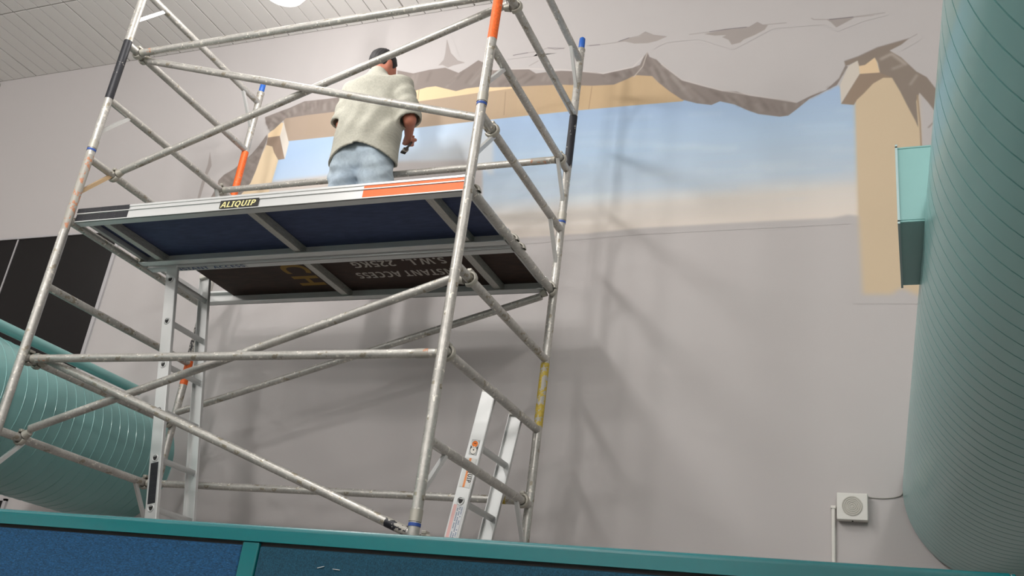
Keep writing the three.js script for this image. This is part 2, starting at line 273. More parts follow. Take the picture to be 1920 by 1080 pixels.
// ------------------------------------------------------------------ spiral ducts
function spiralDuct(name, label, a, b, r, bandsAt, open) {
  const t = thing(name, label, 'air duct', [a.x, a.y, a.z]);
  const d = b.clone().sub(a), len = d.length();
  const q = new THREE.Quaternion().setFromUnitVectors(UP, d.clone().normalize());
  const place = (g) => g.applyQuaternion(q);
  const shell = new THREE.CylinderGeometry(r, r, len, 96, 1, true); shell.translate(0, len / 2, 0);
  const inner = new THREE.CylinderGeometry(r - 0.004, r - 0.004, len, 64, 1, true); inner.translate(0, len / 2, 0); inner.scale(-1, 1, 1);
  part('duct_shell', [place(shell), place(inner)], M.teal, t);
  // spiral lock seam: either a raised rib, or wound strip whose edges leave an open joint over the inner tube
  const pitch = 0.08, n = Math.floor(len / pitch), seg = open ? 96 : 56, pos = [], nor = [], idx = [];
  const prof = open ? [[0.0025, 0], [0.0025, 0.004], [0.0025, 0.004], [pitch - 0.0025, 0.004], [pitch - 0.0025, 0.004], [pitch - 0.0025, 0]] : [[-0.003, 0.0002], [-0.0018, 0.0024], [-0.0018, 0.0024], [0.0018, 0.0024], [0.0018, 0.0024], [0.003, 0.0002]];
  const np = 6, faces = prof.map((_, k) => { const m = k - (k % 2), dy = prof[m + 1][0] - prof[m][0], dr = prof[m + 1][1] - prof[m][1], l = Math.hypot(dy, dr); return [-dr / l, dy / l]; });
  for (let i = 0; i <= n * seg; i++) {
    const an = i / seg * Math.PI * 2, y = i / seg * pitch, cs = Math.cos(an), sn = Math.sin(an);
    prof.forEach(([dy, dr], k) => { pos.push(cs * (r + dr), Math.min(len, Math.max(0, y + dy)), sn * (r + dr)); nor.push(cs * faces[k][1], faces[k][0], sn * faces[k][1]); });
    if (i) for (let k = 0; k < np; k += 2) { const e = (i - 1) * np + k, f = i * np + k; idx.push(e, e + 1, f, f, e + 1, f + 1); }
  }
  const g = new THREE.BufferGeometry(); g.setAttribute('position', new THREE.Float32BufferAttribute(pos, 3)); g.setAttribute('normal', new THREE.Float32BufferAttribute(nor, 3)); g.setIndex(idx);
  part(open ? 'spiral_strip' : 'spiral_seam', place(g), M.tealSeam, t);
  for (const y of bandsAt) part('joint_band', place(lathe([[r + 0.0005, y - 0.03], [r + 0.003, y - 0.029], [r + 0.0035, y - 0.004], [r + 0.0005, y - 0.003], [r + 0.0005, y + 0.003], [r + 0.0035, y + 0.004], [r + 0.003, y + 0.029], [r + 0.0005, y + 0.03]], 96)), M.tealSeam, t);
  return t;
}
const DR = 0.516 * K;
const dL0 = V(-0.865 * K, Y0 + 0.29 * K, WALL_Z), dL1 = V(-0.865 * K, Y0 + 0.29 * K, RZ1 - 0.02);
spiralDuct('spiral_duct', 'large teal spiral air duct entering the wall behind the scaffold ladder', dL0, dL1, DR, [3.1, 6.2]);
const dR0 = V(5.815 * K, Y0 + 0.29 * K, WALL_Z), dR1 = V(5.815 * K + 0.038 * (RZ1 - WALL_Z), Y0 + 0.29 * K, RZ1 - 0.02);
const ductR = spiralDuct('spiral_duct', 'large teal spiral air duct with square side outlet beside the painted pillar', dR0, dR1, DR, [], true);
{ // square outlet on the side of the right duct, one piece with it
  const o = ductR.position, x0 = 5.355 * K, x1 = 5.75 * K, z1 = 3.0 * K, z0 = 2.52 * K, y0 = Y0 + 0.325 * K, y1 = Y0 + 0.6 * K;
  const sh = (g) => { g.translate(-o.x, -o.y, -o.z); return g; };
  part('outlet_box', [sh(rbox(x0, x1, y0, y0 + 0.006, z0, z1, 0.002)), sh(rbox(x0, x1, y1 - 0.006, y1, z0, z1, 0.002)), sh(rbox(x0, x1, y0 + 0.006, y1 - 0.006, z0, z0 + 0.006, 0.002)), sh(rbox(x0, x1, y0 + 0.006, y1 - 0.006, z1 - 0.006, z1, 0.002)), sh(box(x0 + 0.05, x0 + 0.056, y0 + 0.004, y1 - 0.004, z0 + 0.004, z1 - 0.004))], M.teal, ductR, 'square sheet metal outlet');
  const f = 0.006, xf = x0 - 0.004;
  part('outlet_flange', [sh(box(xf, x0 + 0.002, y0 - f, y0 + 0.004, z0 - f, z1 + f)), sh(box(xf, x0 + 0.002, y1 - 0.004, y1 + f, z0 - f, z1 + f)), sh(box(xf, x0 + 0.002, y0, y1, z0 - f, z0 + 0.004)), sh(box(xf, x0 + 0.002, y0, y1, z1 - 0.004, z1 + f))], std({ color: 0x9db4b6, roughness: 0.4, metalness: 0.3 }), ductR, 'pale metal flange round the outlet');
}
{ // thin teal pipe carried on the left duct
  const c = V(-0.8 * K, Y0 + 0.893 * K, -0.40 * K), r = 0.036;
  const t = thing('service_pipe', 'slim teal pipe with rounded end on saddles along the top of the duct', 'pipe', [c.x, c.y, c.z]);
  const pr = [[0, 0], [r * 0.6, 0.006], [r * 0.92, 0.02], [r, 0.04], [r, RZ1 - c.z - 0.02], [0, RZ1 - c.z - 0.02]];
  const g = lathe(pr, 28); g.rotateX(Math.PI / 2); part('pipe_body', g, M.teal, t);
  for (let z = 2.4; z < 9; z += 2) part('saddle', rbox(-0.02, 0.02, -0.085, -r + 0.004, z - 0.015, z + 0.015, 0.003), M.tealSeam, t);
}

// ------------------------------------------------------------------ scaffold tower
const RT = 0.0255;
const tower = thing('scaffold_tower', 'tall aluminium scaffold tower with ladder frames and diagonal braces', 'scaffold');
const LOW = -5;                               // lowest rung level, behind the partition
{
  const corners = { A: [0, TW], B: [TL, TW], C: [TL, 0], D: [0, 0] };
  const lv = (n) => Y0 + n * 0.5 * K;
  const joints = [4 + 0.16, -1 + 0.16];       // spigot joints just above these rungs
  const cuts = [lv(LOW) - 0.16, lv(joints[1]), lv(joints[0]), lv(7.22)];
  const bands = {                            // painted lengths of each post, in units above the lowest visible rung
    A: [[2.5, 3.02, M.black, 'black chipped paint'], [1.42, 2.02, M.orangeWorn, 'worn orange paint']],
    B: [[2.54, 3.0, M.orange, 'orange paint']],
    C: [[2.52, 2.98, M.black, 'black paint'], [0.52, 0.97, M.yellow, 'worn yellow paint']],
    D: [[2.52, 2.98, M.orange, 'orange paint'], [1.08, 1.3, M.blackWorn, 'chipped black paint'], [0.82, 1.02, M.orange, 'orange paint']],
  };
  for (const [k, [x, z]] of Object.entries(corners)) {
    for (let i = 0; i < 3; i++) {
      const post = part('post', tube(V(x, cuts[i], z), V(x, cuts[i + 1] - 0.003, z), RT, 24, false, rnd() * 3), M.alu, tower);
      for (const [y0, y1, m, l] of bands[k]) { const a = Y0 + y0 * K, b = Y0 + y1 * K; if (a >= cuts[i] && a < cuts[i + 1]) part('paint_band', tube(V(x, a, z), V(x, b, z), RT + 0.0006, 24, true, rnd()), m, post, l); }
      if (i) { part('joint_collar', tube(V(x, cuts[i] - 0.002, z), V(x, cuts[i] + 0.05, z), RT + 0.0025, 24, true), M.cast, post); part('tape_band', tube(V(x, cuts[i] - 0.022, z), V(x, cuts[i] - 0.008, z), RT + 0.0018, 24, true), M.blueTape, post, 'blue tape ring'); }
    }
    const yt = cuts[3];
    const cap = lathe([[0, 0.095], [0.012, 0.094], [0.02, 0.085], [0.021, 0.05], [0.0185, 0.048], [0.021, 0.046], [0.021, 0], [0, 0]], 20); cap.translate(x, yt, z);
    part('spigot_cap', cap, M.bluePlastic, tower, 'blue plastic spigot cap');
    const ring = lathe([[RT, -0.012], [RT + 0.002, -0.012], [RT + 0.002, 0], [0.02, 0.001]], 20); ring.translate(x, yt, z); part('spigot_ring', ring, M.cast, tower);
    // adjustable leg and castor below, out of sight behind the partition
    part('adjustable_leg', tube(V(x, 0.19, z), V(x, cuts[0], z), 0.02, 16), M.cast, tower);
    const wheel = new THREE.TorusGeometry(0.068, 0.027, 12, 28); wheel.rotateY(Math.PI / 2); wheel.translate(x + 0.03, 0.095, z);
    const hub = new THREE.CylinderGeometry(0.055, 0.055, 0.04, 20); hub.rotateZ(Math.PI / 2); hub.translate(x + 0.03, 0.095, z);
    const w = part('castor_wheel', wheel, M.darkSteel, tower); part('wheel_hub', hub, M.cast, w);
    part('castor_fork', [rbox(x - 0.025, x + 0.085, 0.185, 0.2, z - 0.04, z + 0.04), rbox(x - 0.012, x - 0.004, 0.08, 0.19, z - 0.03, z + 0.03), rbox(x + 0.064, x + 0.072, 0.08, 0.19, z - 0.03, z + 0.03)], M.cast, tower);
  }
  for (const x of [0, TL]) for (let n = LOW; n <= 7; n++) {
    const y = lv(n);
    part('rung', tube(V(x, y, RT * 0.6), V(x, y, TW - RT * 0.6), 0.0235, 20, false, rnd() * 4), M.alu, tower);
    if ([7, 5, 4, 0, -1, LOW].includes(n)) for (const [zp, s] of [[0, 1], [TW, -1]])
      part('gusset_strut', bar(V(x, y - 0.018, zp + s * 0.19), V(x, y - 0.225, zp + s * 0.018), 0.022, 0.02, V(1, 0, 0)), n === 4 && !x && zp ? M.tanPaint : M.aluClean, tower);
  }
  // braces: tube with a claw over the rung at either end
  const claw = (p, e, parent) => {
    const ring = new THREE.TorusGeometry(0.033, 0.009, 8, 22, Math.PI * 1.35); ring.rotateZ(Math.atan2(e.y, e.x) + Math.PI * 0.4); ring.scale(1, 1, 1.9); ring.translate(p.x, p.y, p.z);
    const neck = orient((() => { const g = new THREE.CylinderGeometry(0.02, 0.026, 0.035, 16); g.translate(0, 0.0175, 0); return g; })(), p.clone().addScaledVector(e, 0.03), p.clone().addScaledVector(e, 0.09));
    const lever = rbox(p.x - 0.012, p.x + 0.012, p.y + 0.034, p.y + 0.05, p.z - 0.02, p.z + 0.02, 0.004);
    part('brace_claw', [ring, neck, lever], M.cast, parent);
  };
  const brace = (name, a, b, za, paint) => {
    const p = U(a[0], a[1], za), q = U(b[0], b[1], za), e = q.clone().sub(p).normalize();
    const m = part(name, tube(p.clone().addScaledVector(e, 0.055), q.clone().addScaledVector(e, -0.055), 0.0225, 20, false, rnd() * 4), M.alu, tower);
    const pc = U(a[0], Math.round(a[1] * 2) / 2, za), qc = U(b[0], Math.round(b[1] * 2) / 2, za);
    claw(pc, p.clone().addScaledVector(e, 0.12).sub(pc).normalize(), m); claw(qc, q.clone().addScaledVector(e, -0.12).sub(qc).normalize(), m);
    for (const [end, mm, l] of paint || []) { const s = end ? q : p, d = end ? -1 : 1; part('paint_band', tube(s.clone().addScaledVector(e, d * 0.09), s.clone().addScaledVector(e, d * (0.09 + l)), 0.0232, 20, true, rnd()), mm, m, 'worn paint ring'); }
  };
  const X = 3.0504;
  brace('horizontal_brace', [0, 0.5], [X, 0.5], 1.46, [[0, M.orangeWorn, 0.06], [1, M.orangeWorn, 0.07]]);
  brace('horizontal_brace', [0, 3], [X, 3], 1.40, [[0, M.orangeWorn, 0.05]]);
  brace('diagonal_brace', [0, 0.545], [X, -0.485], 1.39, [[1, M.blackWorn, 0.12]]);
  brace('diagonal_brace', [0, 0.045], [X, 1.045], 1.33);
  brace('diagonal_brace', [0, 2.99], [X, 2.075], 1.33);
  brace('diagonal_brace', [0, 2.015], [X, 3.055], 1.265);
  brace('horizontal_brace', [0, 2.5], [X, 2.5], 0.165, [[1, M.orangeWorn, 0.1]]);
  brace('horizontal_brace', [0, 0], [X, 0], 0.13, [[1, M.yellow, 0.05], [0, M.yellow, 0.02]]);
  brace('diagonal_brace', [0, 0.555], [X, 1.47], 0.06);
  brace('horizontal_brace', [0, -2], [X, -2], 1.40); brace('horizontal_brace', [0, -2], [X, -2], 0.13);
}

// ------------------------------------------------------------------ scaffold platforms
const RUNG3 = Y0 + 1.5 * K;
function platform(name, label, z0, z1, under, cross, hatch) {
  const t = thing(name, label, 'scaffold platform', [0, 0, 0], undefined);
  const x0 = 0.032, x1 = TL - 0.032, y0 = RUNG3 - 0.008, y1 = RUNG3 + 0.082, w = 0.045;
  const beam = (zo, dir) => {                // channel: web, top lip, bottom flange, mid rib
    const s = (a, b) => [Math.min(zo + dir * a, zo + dir * b), Math.max(zo + dir * a, zo + dir * b)];
    return part('side_beam', [rbox(x0, x1, y0, y1, ...s(0.004, 0.012), 0.0015), rbox(x0, x1, y1 - 0.014, y1, ...s(0, w), 0.002), rbox(x0, x1, y0, y0 + 0.007, ...s(0, w * 1.35), 0.002), rbox(x0, x1, y0 + 0.052, y0 + 0.058, ...s(-0.002, 0.006), 0.001)], M.aluClean, t);
  };
  const front = beam(z1, -1), back = beam(z0, 1);
  const dx0 = hatch ? 0.31 * K : x0 + 0.02;
  part('deck_board', box(dx0, x1 - 0.02, y1 - 0.024, y1 - 0.012, z0 + 0.014, z1 - 0.014), M.plyDeck, t);
  part('deck_underside', box(dx0, x1 - 0.02, y1 - 0.027, y1 - 0.0245, z0 + 0.014, z1 - 0.014), under, t);
  for (const c of cross) part('cross_member', rbox(c * K - 0.024, c * K + 0.024, y0 + 0.012, y1 - 0.028, z0 + 0.013, z1 - 0.013, 0.003), M.alu, t);
  for (const x of [x0, x1]) { const s = x === x0 ? 1 : -1; part('end_member', rbox(Math.min(x, x + s * 0.03), Math.max(x, x + s * 0.03), y0 + 0.03, y1 - 0.028, z0 + 0.013, z1 - 0.013, 0.003), M.aluClean, t); }
  for (const x of [x0, x1]) for (const z of [z0 + 0.04, z1 - 0.04]) {
    const s = x === x0 ? -1 : 1, h = new THREE.TorusGeometry(0.034, 0.0085, 8, 18, Math.PI); h.scale(1, 1, 2.2); h.translate(x + s * 0.032, RUNG3, z);
    part('hook', [h, rbox(Math.min(x - s * 0.012, x + s * 0.006), Math.max(x - s * 0.012, x + s * 0.006), RUNG3 + 0.002, RUNG3 + 0.05, z - 0.018, z + 0.018, 0.003)], M.cast, t);
  }
  return { t, front, back, x0, x1, y0, y1 };
}
function decal(parent, name, pts, map, label, rough = 0.6) {   // flat print: four corners, lower left first
  const g = new THREE.BufferGeometry(); g.setAttribute('position', new THREE.Float32BufferAttribute(pts.flatMap((q) => [q.x, q.y, q.z]), 3));
  g.setAttribute('uv', new THREE.Float32BufferAttribute([0, 0, 1, 0, 1, 1, 0, 1], 2)); g.setIndex([0, 1, 2, 0, 2, 3]); g.computeVertexNormals();
  return part(name, g, map.isMaterial ? map : std({ map, roughness: rough }), parent, label);
}
{
  const zf = 1.50 * K, pf = platform('scaffold_platform', 'front scaffold platform with navy underside and black and orange beam ends', 0.775 * K, zf, M.plyBlue, [0.24, 1.45, 2.74]);
  const e = zf + 0.0008, s = (g) => g;
  part('paint_band', [s(rbox(pf.x0 + 0.001, 0.5 * K, pf.y0 + 0.001, pf.y0 + 0.05, zf - 0.006, zf - 0.0035 + 0.0007, 0.0005)), rbox(pf.x0 + 0.001, 0.5 * K, pf.y1 - 0.03, pf.y1 - 0.001, zf - 0.006, zf + 0.0007, 0.0005)], M.black, pf.front, 'chipped black paint');
  part('paint_band', [rbox(2.33 * K, pf.x1 - 0.001, pf.y0 + 0.001, pf.y0 + 0.05, zf - 0.006, zf - 0.0035 + 0.0007, 0.0005), rbox(2.33 * K, pf.x1 - 0.001, pf.y1 - 0.03, pf.y1 - 0.014, zf - 0.006, zf - 0.003, 0.0005)], M.orange, pf.front, 'orange paint');
  const lx0 = 1.27 * K, lx1 = 1.57 * K, ly0 = pf.y0 + 0.008, ly1 = pf.y0 + 0.058, lz = zf + 0.0025;
  decal(pf.front, 'maker_label', [V(lx0, ly0, lz), V(lx1, ly0, lz), V(lx1, ly1, lz), V(lx0, ly1, lz)], canvasTex(512, 100, (c, w, h) => { c.fillStyle = '#16140f'; c.fillRect(0, 0, w, h); c.fillStyle = '#e6dc9a'; c.save(); c.transform(1, 0, -0.22, 1, 24, 0); c.font = 'bold 96px sans-serif'; c.textBaseline = 'middle'; c.scale(462 / c.measureText('ALIQUIP').width, 1); c.fillText('ALIQUIP', 4, h * 0.54); c.restore(); }), 'black label with pale yellow lettering');

  const zr = 0.745 * K, pr = platform('scaffold_platform', 'rear trapdoor scaffold platform with brown underside carrying stencilled load lettering', 0.03 * K, zr, std({ map: tex(256, 256, (u, v) => { const n = fbm(u, v, 24, 3, 101); return [44 + n * 26, 30 + n * 18, 24 + n * 14]; }, true, 0.6), roughness: 0.75 }), [1.4, 2.66], true);
  const yb = pr.y1 - 0.0276;
  const ink = (w, h, draw) => std({ map: canvasTex(w, h, (c) => { c.fillStyle = '#3a271f'; c.fillRect(0, 0, w, h); draw(c, w, h); }), roughness: 0.75 });
  const stencil = (c, text, x, y, w, hgt) => { c.save(); c.font = `bold ${hgt}px sans-serif`; c.translate(x, y); c.scale(w / c.measureText(text).width, 1); c.fillText(text, 0, 0); c.restore(); };
  // lettering reads from the wall side: right is -x, up is -z
  { const xa = 2.47 * K, xb = 1.58 * K, za = 0.56 * K, zb = 0.19 * K; decal(pr.t, 'stencil_lettering', [V(xa, yb, za), V(xb, yb, za), V(xb, yb, zb), V(xa, yb, zb)], ink(1024, 426, (c, w, h) => { c.fillStyle = '#b8b0a8'; stencil(c, 'INSTANT ACCESS', 30, h * 0.42, w - 60, 150); stencil(c, 'S.W.L.  225KG', 60, h * 0.90, w - 150, 150); }), 'pale stencilled lettering'); }
  { const xa = 1.0 * K, xb = 1.34 * K, za = 0.57 * K, zb = 0.13 * K; decal(pr.t, 'stencil_letters', [V(xa, yb, za), V(xa, yb, zb), V(xb, yb, zb), V(xb, yb, za)], ink(426, 330, (c, w, h) => { c.fillStyle = '#8a6a2a'; c.font = 'bold 300px sans-serif'; c.textBaseline = 'middle'; c.save(); c.scale((w - 20) / c.measureText('CH').width, 1); c.fillText('CH', 6, h * 0.53); c.restore(); }), 'large yellow letters'); }
  { const xa = 0.24 * K, xb = 0.93 * K, z0 = zr - 0.052, z1 = zr - 0.008, y = pr.y0 - 0.0008; decal(pr.front, 'beam_lettering', [V(xa, y, z0), V(xb, y, z0), V(xb, y, z1), V(xa, y, z1)], canvasTex(1024, 76, (c, w, h) => { c.fillStyle = '#b4b6b6'; c.fillRect(0, 0, w, h); c.fillStyle = '#27406f'; c.font = 'bold 78px sans-serif'; c.textBaseline = 'middle'; c.scale(w * 0.96 / c.measureText('INSTANT  ACCESS').width, 1); c.fillText('INSTANT  ACCESS', 10, h * 0.54); }), 'blue lettering on the beam'); }
}

// ------------------------------------------------------------------ ladders inside the tower
function ladder(label, foot, top, zNear, zFar, rungGap, firstRung, extra) {
  // foot and top are [x, y] of the stile axis; rungs run along z
  const t = thing('ladder', label, 'ladder', [foot[0], foot[1], (zNear + zFar) / 2]);
  const a = V(0, 0, 0), d = V(top[0] - foot[0], top[1] - foot[1], 0), len = d.length(), e = d.clone().normalize();
  const ang = Math.atan2(-d.x, d.y);
  const h = (zNear - zFar) / 2;
  for (const s of [1, -1]) {                 // C-channel stiles, web outwards
    const zc = s * h, gs = [rbox(-0.037, 0.037, 0, len, zc - 0.002, zc + 0.002, 0.001), rbox(-0.040, -0.036, 0, len, Math.min(zc, zc - s * 0.024), Math.max(zc, zc - s * 0.024), 0.001), rbox(0.036, 0.040, 0, len, Math.min(zc, zc - s * 0.024), Math.max(zc, zc - s * 0.024), 0.001)];
    for (const g of gs) g.rotateZ(ang);
    const st = part('stile', gs, M.aluClean, t);
    const cap = rbox(-0.041, 0.041, len - 0.02, len + 0.012, Math.min(zc + s * 0.004, zc - s * 0.028), Math.max(zc + s * 0.004, zc - s * 0.028), 0.008); cap.rotateZ(ang); part('end_cap', cap, M.offWhite, st);
    const footg = rbox(-0.043, 0.043, 0, 0.05, Math.min(zc + s * 0.004, zc - s * 0.03), Math.max(zc + s * 0.004, zc - s * 0.03), 0.006); footg.rotateZ(ang); part('rubber_foot', footg, M.darkSteel, st);
    if (extra) extra(st, s, zc, ang, len);
  }
  for (let q = firstRung; q < len - 0.1; q += rungGap) {
    const c = a.clone().addScaledVector(e, q), tri = new THREE.Shape(); tri.moveTo(-0.017, 0.012); tri.lineTo(0.017, 0.012); tri.quadraticCurveTo(0.016, -0.012, 0, -0.018); tri.quadraticCurveTo(-0.016, -0.012, -0.017, 0.012);
    const g = new THREE.ExtrudeGeometry(tri, { depth: 2 * h + 0.006, bevelEnabled: false, curveSegments: 6 }); g.translate(0, 0, -h - 0.003); g.rotateZ(ang); g.translate(c.x, c.y, 0);
    const rg = part('rung', g, M.aluClean, t);
    for (const s of [1, -1]) {               // flared rung ends: ring outside the web, dark plate painting the shade inside the rung
      const f = new THREE.TorusGeometry(0.019, 0.0035, 6, 18); f.translate(c.x, c.y, s * (h + 0.003)); part('rung_flare', f, M.aluClean, rg);
      const shadePlate = new THREE.ExtrudeGeometry(tri, { depth: 0.001, bevelEnabled: false, curveSegments: 6 }); shadePlate.scale(0.8, 0.8, 1); shadePlate.translate(0, 0, s * (h + 0.0035) - 0.0005); shadePlate.rotateZ(ang); shadePlate.translate(c.x, c.y, 0); part('hollow_shade_plate', shadePlate, M.darkSteel, rg);
    }
  }
  return t;
}
{
  const s1 = (0.30 - 0.70) / (1.4 + 0.36), fy1 = -Y0 / K;     // drift of x per unit height
  ladder('aluminium ladder rising through the trapdoor of the rear platform', [(0.30 + s1 * (fy1 - 1.4)) * K, 0.0], [(0.30 + s1 * (1.6 - 1.4)) * K, Y0 + 1.6 * K], 0.75 * K, 0.34 * K, 0.293, 0.258, (st, s, zc, ang, len) => {
    if (s < 0) return;
    const g = rbox(-0.026, 0.026, 2.335, 2.575, zc + 0.002, zc + 0.0032, 0.0005); g.rotateZ(ang); part('paint_patch', g, M.black, st, 'smeared dark paint');
  });
  const s2 = (2.975 - 2.865) / (0.5 + 0.37);
  ladder('shorter aluminium ladder with stickers on its stile leaning inside the end frame', [(2.975 + s2 * (fy1 - 0.5)) * K, 0.0], [(2.975 + s2 * 0.05) * K, Y0 + 0.55 * K], 0.70 * K, 0.215 * K, 0.293, 0.353, (st, s, zc, ang, len) => {
    if (s < 0) return;
    const put = (y0, y1, w, map, label) => { const z = zc + 0.0042, q = [V(-w, y0, z), V(w, y0, z), V(w, y1, z), V(-w, y1, z)]; q.forEach((v) => v.applyAxisAngle(V(0, 0, 1), ang)); decal(st, 'sticker', q, map, label); };
    put(len - 0.352, len - 0.272, 0.022, canvasTex(96, 192, (c, w, h) => { c.fillStyle = '#b9bab8'; c.fillRect(0, 0, w, h); c.fillStyle = '#1a1512'; c.beginPath(); c.ellipse(w / 2, h / 2, w * 0.47, h * 0.48, 0, 0, 7); c.fill(); c.fillStyle = '#ee7a22'; c.beginPath(); c.ellipse(w / 2, h * 0.28, w * 0.36, h * 0.2, 0, 0, 7); c.fill(); c.fillStyle = '#1a1512'; c.fillRect(w * 0.34, h * 0.24, w * 0.32, h * 0.05); c.fillStyle = '#f2eee6'; c.beginPath(); c.ellipse(w / 2, h * 0.7, w * 0.38, h * 0.24, 0, 0, 7); c.fill(); c.fillStyle = '#1a1512'; c.beginPath(); c.arc(w / 2, h * 0.68, 9, 0, 7); c.fill(); }), 'small oval orange black and white sticker');
    put(len - 0.52, len - 0.37, 0.03, canvasTex(128, 512, (c, w, h) => { c.fillStyle = '#d8d8d4'; c.fillRect(0, 0, w, h); c.fillStyle = '#e8935a'; c.fillRect(w * 0.34, 0, w * 0.2, h); c.translate(w / 2, h / 2); c.rotate(Math.PI / 2); c.fillStyle = '#2a2622'; c.font = 'bold 74px sans-serif'; c.textBaseline = 'middle'; c.textAlign = 'center'; c.save(); c.scale(1.25, 1); c.fillText('REQUIP', 0, -w * 0.27); c.restore(); c.font = 'bold 40px sans-serif'; c.fillStyle = '#e8935a'; }), 'sticker with dark lettering and orange stripe');
    put(len - 0.86, len - 0.61, 0.03, canvasTex(128, 512, (c, w, h) => { c.fillStyle = '#d4d6d8'; c.fillRect(0, 0, w, h); c.fillStyle = '#e4b8b4'; c.fillRect(0, 0, w * 0.3, h); c.fillStyle = '#5c6a86'; for (let k = 0; k < 3; k++) for (let y = 20; y < h - 20; y += 15) if (hash(y, k, 5) > 0.25) c.fillRect(w * (0.4 + k * 0.19), y, w * 0.1, 10); }), 'sticker with small print');
  });
}

// ------------------------------------------------------------------ siren box, conduit and cable on the wall
{
  const p0 = wp(1570, 928), p1 = wp(1629, 981), x0 = p0[0], x1 = p1[0], y1 = p0[1], y0 = p1[1], D = 0.06, cx = (x0 + x1) / 2, cy = (y0 + y1) / 2;
  const t = thing('siren_box', 'small white alarm siren box with round grille on the wall', 'alarm siren', [cx, cy, WALL_Z]);
  const hw = (x1 - x0) / 2, hh = (y1 - y0) / 2;
  part('casing', rbox(-hw, hw, -hh, hh, 0.012, D, 0.006, 3), M.white, t);
  part('back_plate', rbox(-hw + 0.004, hw - 0.004, -hh + 0.004, hh - 0.004, 0, 0.014, 0.003), M.offWhite, t);
  const gm = std({ color: 0xb9b6ae, roughness: 0.7 });
  const grille = part('grille', (() => { const g = new THREE.CylinderGeometry(0.052, 0.052, 0.004, 40); g.rotateX(Math.PI / 2); g.translate(0, 0.002, D + 0.0005); return g; })(), gm, t, 'grey round grille');
  for (let k = 1; k <= 5; k++) { const g = new THREE.TorusGeometry(0.0095 * k, 0.0018, 6, 36); g.translate(0, 0.002, D + 0.0028); part('grille_ring', g, gm, grille); }
  part('screw', (() => { const g = new THREE.CylinderGeometry(0.004, 0.004, 0.006, 12); g.translate(0, -hh - 0.001, 0.04); return g; })(), M.darkSteel, t);
  const cb = wp(1563, 955), r = 0.0105, cond = thing('conduit', 'white plastic conduit running down the wall from the siren box', 'conduit', [cb[0], 0.1, WALL_Z]);
  part('conduit_tube', tube(V(0, 0, r + 0.002), V(0, cb[1] - 0.1, r + 0.002), r, 16), M.white, cond);
  part('conduit_cap', rbox(-0.013, 0.013, cb[1] - 0.1, cb[1] - 0.085, 0, 0.026, 0.003), M.white, cond);
  for (const y of [0.6, 1.6]) part('conduit_clip', rbox(-0.022, 0.022, y - 0.008, y + 0.008, 0, 0.006, 0.002), M.white, cond);
  const c0 = wp(1629, 933), c1 = wp(1686, 932), c2 = wp(1694, 905), zc = WALL_Z + 0.005;
  const curve = new THREE.CatmullRomCurve3([V(c0[0] - 0.01, c0[1], zc + 0.01), V(c0[0] + 0.01, c0[1], zc), V((c0[0] + c1[0]) / 2, c0[1] - 0.002, zc), V(c1[0] - 0.01, c1[1], zc), V(c1[0] + 0.012, c1[1] + 0.012, zc), V(c2[0] + 0.004, c2[1], zc), V(c2[0] + 0.03, c2[1] + 0.24, zc)]);
  tag(part(numbered('cable'), new THREE.TubeGeometry(curve, 60, 0.0032, 8), std({ color: 0xa8a49e, roughness: 0.6 }), scene), 'thin grey cable from the siren box towards the duct', 'cable');
  const f = wp(-6, 163), fit = thing('wall_fitting', 'rounded white fitting high on the wall under the ceiling edge', 'fitting', [f[0], f[1], WALL_Z]);
  const fg = lathe([[0, 0.05], [0.03, 0.046], [0.045, 0.03], [0.048, 0], [0, 0]], 24); fg.rotateX(Math.PI / 2); part('dome', fg, M.white, fit);
}

